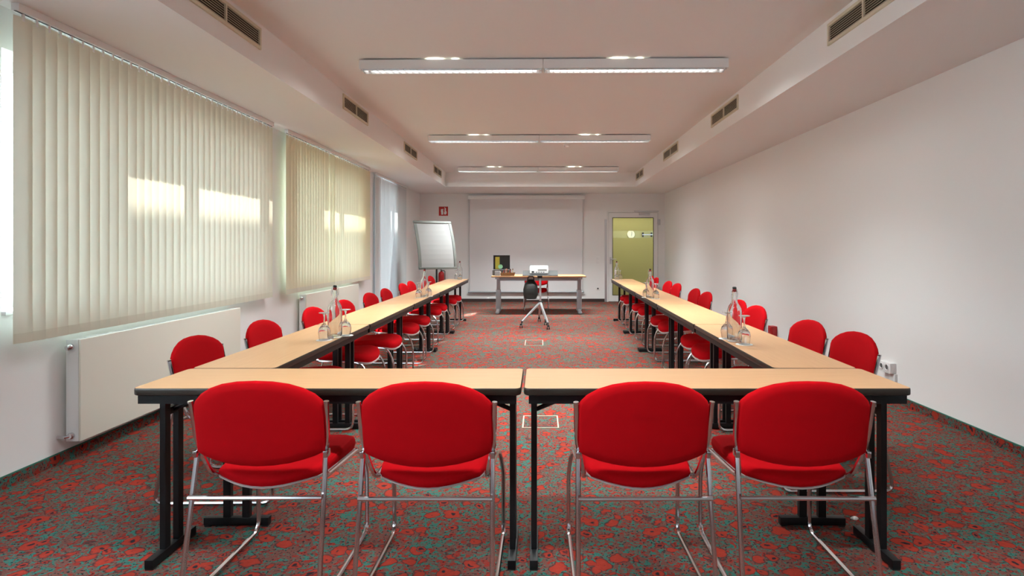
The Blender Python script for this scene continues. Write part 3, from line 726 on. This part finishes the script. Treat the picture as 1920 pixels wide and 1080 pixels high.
MB().lathe([(.066, .012), (.072, .02), (.072, .66), (.066, .71), (.045, .735), (.026, .745), (.026, .75)], 20).build('cylinder', M['extred'], ex, True)
MB().lathe([(.072, 0), (.074, .004), (.074, .03), (.070, .034)], 20).build('foot_ring', M['blackplastic'], ex, True)
MB().lathe([(.0735, .24), (.0735, .42)], 20).build('label', M['signwhite'], ex, True)
MB().box(-.02, .02, -.02, .02, .75, .78).box(-.012, .012, -.11, .02, .79, .80).box(-.012, .012, -.10, .02, .775, .782).build('valve', M['blackplastic'], ex)
MB().tube(fillet([(.02, 0, .765), (.085, 0, .765), (.088, 0, .30), (.080, -.01, .25)], .04), .009, 8).build('hose', M['blackplastic'], ex, True)

def switch_plate(name, p, n, label, cat):
    r = tag(empty(name, p), label, cat)
    return r
p = on_y(1121, 487, YB); r = switch_plate('light_switch', p, 2, 'white double light switch between screen and door', 'light switch')
MB().box(-.042, .042, -.009, 0, -.085, .085).build('plate', M['white'], r, bevel=.003)
for s in (-1, 1): MB().box(-.030, .030, -.014, -.008, s * .041 - .030, s * .041 + .030).build('rocker', M['white'], r, bevel=.002)
p = on_y(1121, 541, YB); r = switch_plate('wall_socket', p, 1, 'single white wall socket low beside the door', 'socket')
MB().box(-.042, .042, -.010, 0, -.042, .042).build('plate', M['white'], r, bevel=.003)
MB().lathe([(.021, -.0005), (.021, .0015)], 16, (0, -.0105, 0), Matrix.Rotation(R(90), 4, 'X')).build('socket_well', M['greytray'], r)

# sockets on the right wall
def wall_box(y, z, label, red=False):
    r = tag(empty('socket_box', (XR, y, z)), label, 'socket')
    MB().box(-.055, 0, -.085, .085, -.045, .045).build('housing', M['white'], r, bevel=.006)
    MB().box(-.025, 0, -.10, -.02, -.11, -.045).build('cable_duct', M['white'], r, bevel=.003)
    for s in (-1, 1):
        f = MB().lathe([(.028, 0), (.028, .006), (.022, .006), (.020, -.004)], 16, (-.055, s * .04, .005), Matrix.Rotation(R(-90), 4, 'Y')).build('socket_ring', M['white'], r, True)
        MB().lathe([(.019, 0), (.019, .002)], 14, (-.055, s * .04, .005), Matrix.Rotation(R(-90), 4, 'Y')).build('socket_well', M['greytray'], f)
wall_box(5.09, .285, 'white double socket box on the blank wall behind the first red chair')
wall_box(7.95, .27, 'white double socket box on the blank wall, farther along')
r = tag(empty('red_socket_box', (XR, 7.58, .25)), 'small red box on the blank wall beside the far white socket', 'box')
MB().box(-.075, 0, -.06, .06, -.07, .06).build('housing', M['extred'], r, bevel=.008)
MB().box(-.082, -.070, -.045, .045, -.01, .045).build('flap', M['extred'], r, bevel=.004)

# floor boxes
for (x0, y0, x1, y1), lb in (((980, 780, 1047, 803), 'carpeted floor box with pale frame nearer the camera, between the tables'), ((984, 638, 1018, 648), 'carpeted floor box with pale frame farther away, before the trolley')):
    a, b = on_z((x0 + x1) / 2, y1), on_z((x0 + x1) / 2, y0)
    w_ = (x1 - x0) / 2 * ((a.y + b.y) / 2) / FPX; d_ = (b.y - a.y) / 2
    r = tag(empty('floor_box', (a.x, (a.y + b.y) / 2, 0)), lb, 'floor box')
    MB().box(-w_, w_, -d_, -d_ + .010, 0, .004).box(-w_, w_, d_ - .010, d_, 0, .004).box(-w_, -w_ + .010, -d_ + .01, d_ - .01, 0, .004).box(w_ - .010, w_, -d_ + .01, d_ - .01, 0, .004).build('frame', M['beige'], r)
    MB().box(-w_ + .012, w_ - .012, -d_ + .012, d_ - .012, 0, .003).build('lid', M['carpet'], r)
    MB().box(.0, .09, -d_ + .014, -d_ + .034, .003, .0045).build('cable_flap', M['blackplastic'], r)
p = on_z(1603, 974)
o = MB().loft([[(.018 * math.cos(a) * (1 + .3 * math.sin(3 * a)) * s, .014 * math.sin(a) * s, z) for a in [2 * PI * k / 9 for k in range(9)]] for s, z in ((.7, 0), (1, .004), (.8, .010), (.4, .014))]).build('paper_scrap', M['coaster'])
o.location = p; tag(o, 'small white scrap of paper on the carpet under the front table', 'scrap')

# ------------------------------------------------------------------ glass door
dr = struct(MB().box(DX0, DX0 + .035, YB - .03, YB + .2, 0, DZ).box(DX1 - .035, DX1, YB - .03, YB + .2, 0, DZ).box(DX0 + .035, DX1 - .035, YB - .03, YB + .2, DZ - .035, DZ).build('door_1', M['white']), 'white framed door with olive satin glass')
gx0, gx1 = (1148 - VX) * YB / FPX, (1225 - VX) * YB / FPX; gz1 = CAM_H + (VY - 408) * YB / FPX; gz0 = .16
lf = MB().box(DX0 + .04, gx0, YB - .025, YB + .03, .01, DZ - .04).box(gx1, DX1 - .04, YB - .025, YB + .03, .01, DZ - .04).box(gx0, gx1, YB - .025, YB + .03, gz1, DZ - .04).box(gx0, gx1, YB - .025, YB + .03, .01, gz0).build('door_leaf', M['white'], dr)
MB().box(DX0 + .034, DX0 + .041, YB - .012, YB, 0, DZ - .035).box(DX1 - .041, DX1 - .034, YB - .012, YB, 0, DZ - .035).box(DX0 + .041, DX1 - .041, YB - .012, YB, DZ - .042, DZ - .035).build('door_seal', M['blackplastic'], dr)
zb1, zb0 = CAM_H + (VY - 433) * YB / FPX, CAM_H + (VY - 446) * YB / FPX
MB().box(gx0, gx1, YB, YB + .008, zb1, gz1).build('satin_pane', M['frosted'], lf); MB().box(gx0, gx1, YB, YB + .008, gz0, zb0).build('satin_pane', M['frosted'], lf)
MB().box(gx0, gx1, YB, YB + .008, zb0, zb1).build('clear_band', M['pane'], lf)
gs = .012
MB().box(gx0 - .002, gx0 + gs, YB - .03, YB - .025, gz0, gz1).box(gx1 - gs, gx1 + .002, YB - .03, YB - .025, gz0, gz1).box(gx0 + gs, gx1 - gs, YB - .03, YB - .025, gz1 - gs, gz1 + .002).box(gx0 + gs, gx1 - gs, YB - .03, YB - .025, gz0 - .002, gz0 + gs).build('glazing_seal', M['blackplastic'], lf)
hz = CAM_H - (486 - VY) * YB / FPX
MB().tube(fillet([(DX0 + .085, YB - .025, hz), (DX0 + .085, YB - .08, hz), (DX0 + .22, YB - .08, hz)], .02), .011, 8).box(DX0 + .06, DX0 + .11, YB - .033, YB - .025, hz - .12, hz + .05).build('lever_handle', M['steel'], lf)
MB().box(DX1 - .50, DX1 - .24, YB - .085, YB - .03, DZ - .10, DZ - .035).build('door_closer', M['steel'], lf, bevel=.006)
MB().box(DX1 - .62, DX1 - .03, YB - .075, YB - .05, DZ - .02, DZ + .01).build('closer_arm', M['steel'], dr)
for z in (.3, DZ - .27): MB().box(DX1 - .05, DX1 + .02, YB - .06, YB - .03, z - .07, z + .07).build('hinge', M['steel'], dr, bevel=.006)
struct(MB().box(DX0 - .055, DX0, YB - .022, YB, 0, DZ - .20).build('trim_4', M['steel']), 'metal corner strip left of the door')
# wall clock and steel bracket seen through the clear band
p = on_y(1183, 439.5, 16.28)
ck = tag(empty('wall_clock', (p.x, 16.3, p.z)), 'round pale wall clock seen through the glass door', 'clock')
MB().lathe([(.105, 0), (.110, .012), (.105, .03), (.095, .03)], 24, mtx=Matrix.Rotation(R(90), 4, 'X')).build('dial', mat('clock_dial', (.85, .82, .6), .4), ck, True)
MB().box(.018, .028, -.034, -.031, -.01, .075).box(.010, .018, -.034, -.031, -.055, 0.0).build('hand', M['blackplastic'], ck)
p = on_y(1213, 440, 16.25)
hk = tag(empty('coat_rail', (p.x, 16.3, p.z)), 'short dark steel coat rail seen through the glass door', 'coat rail')
MB().tube([(-.13, -.06, 0), (.16, -.06, 0)], .014, 8).build('bar', M['steel'], hk, True)
for x in (-.11, .13): MB().box(x - .02, x + .02, -.06, 0, -.06, .06).build('bracket', M['black'], hk)
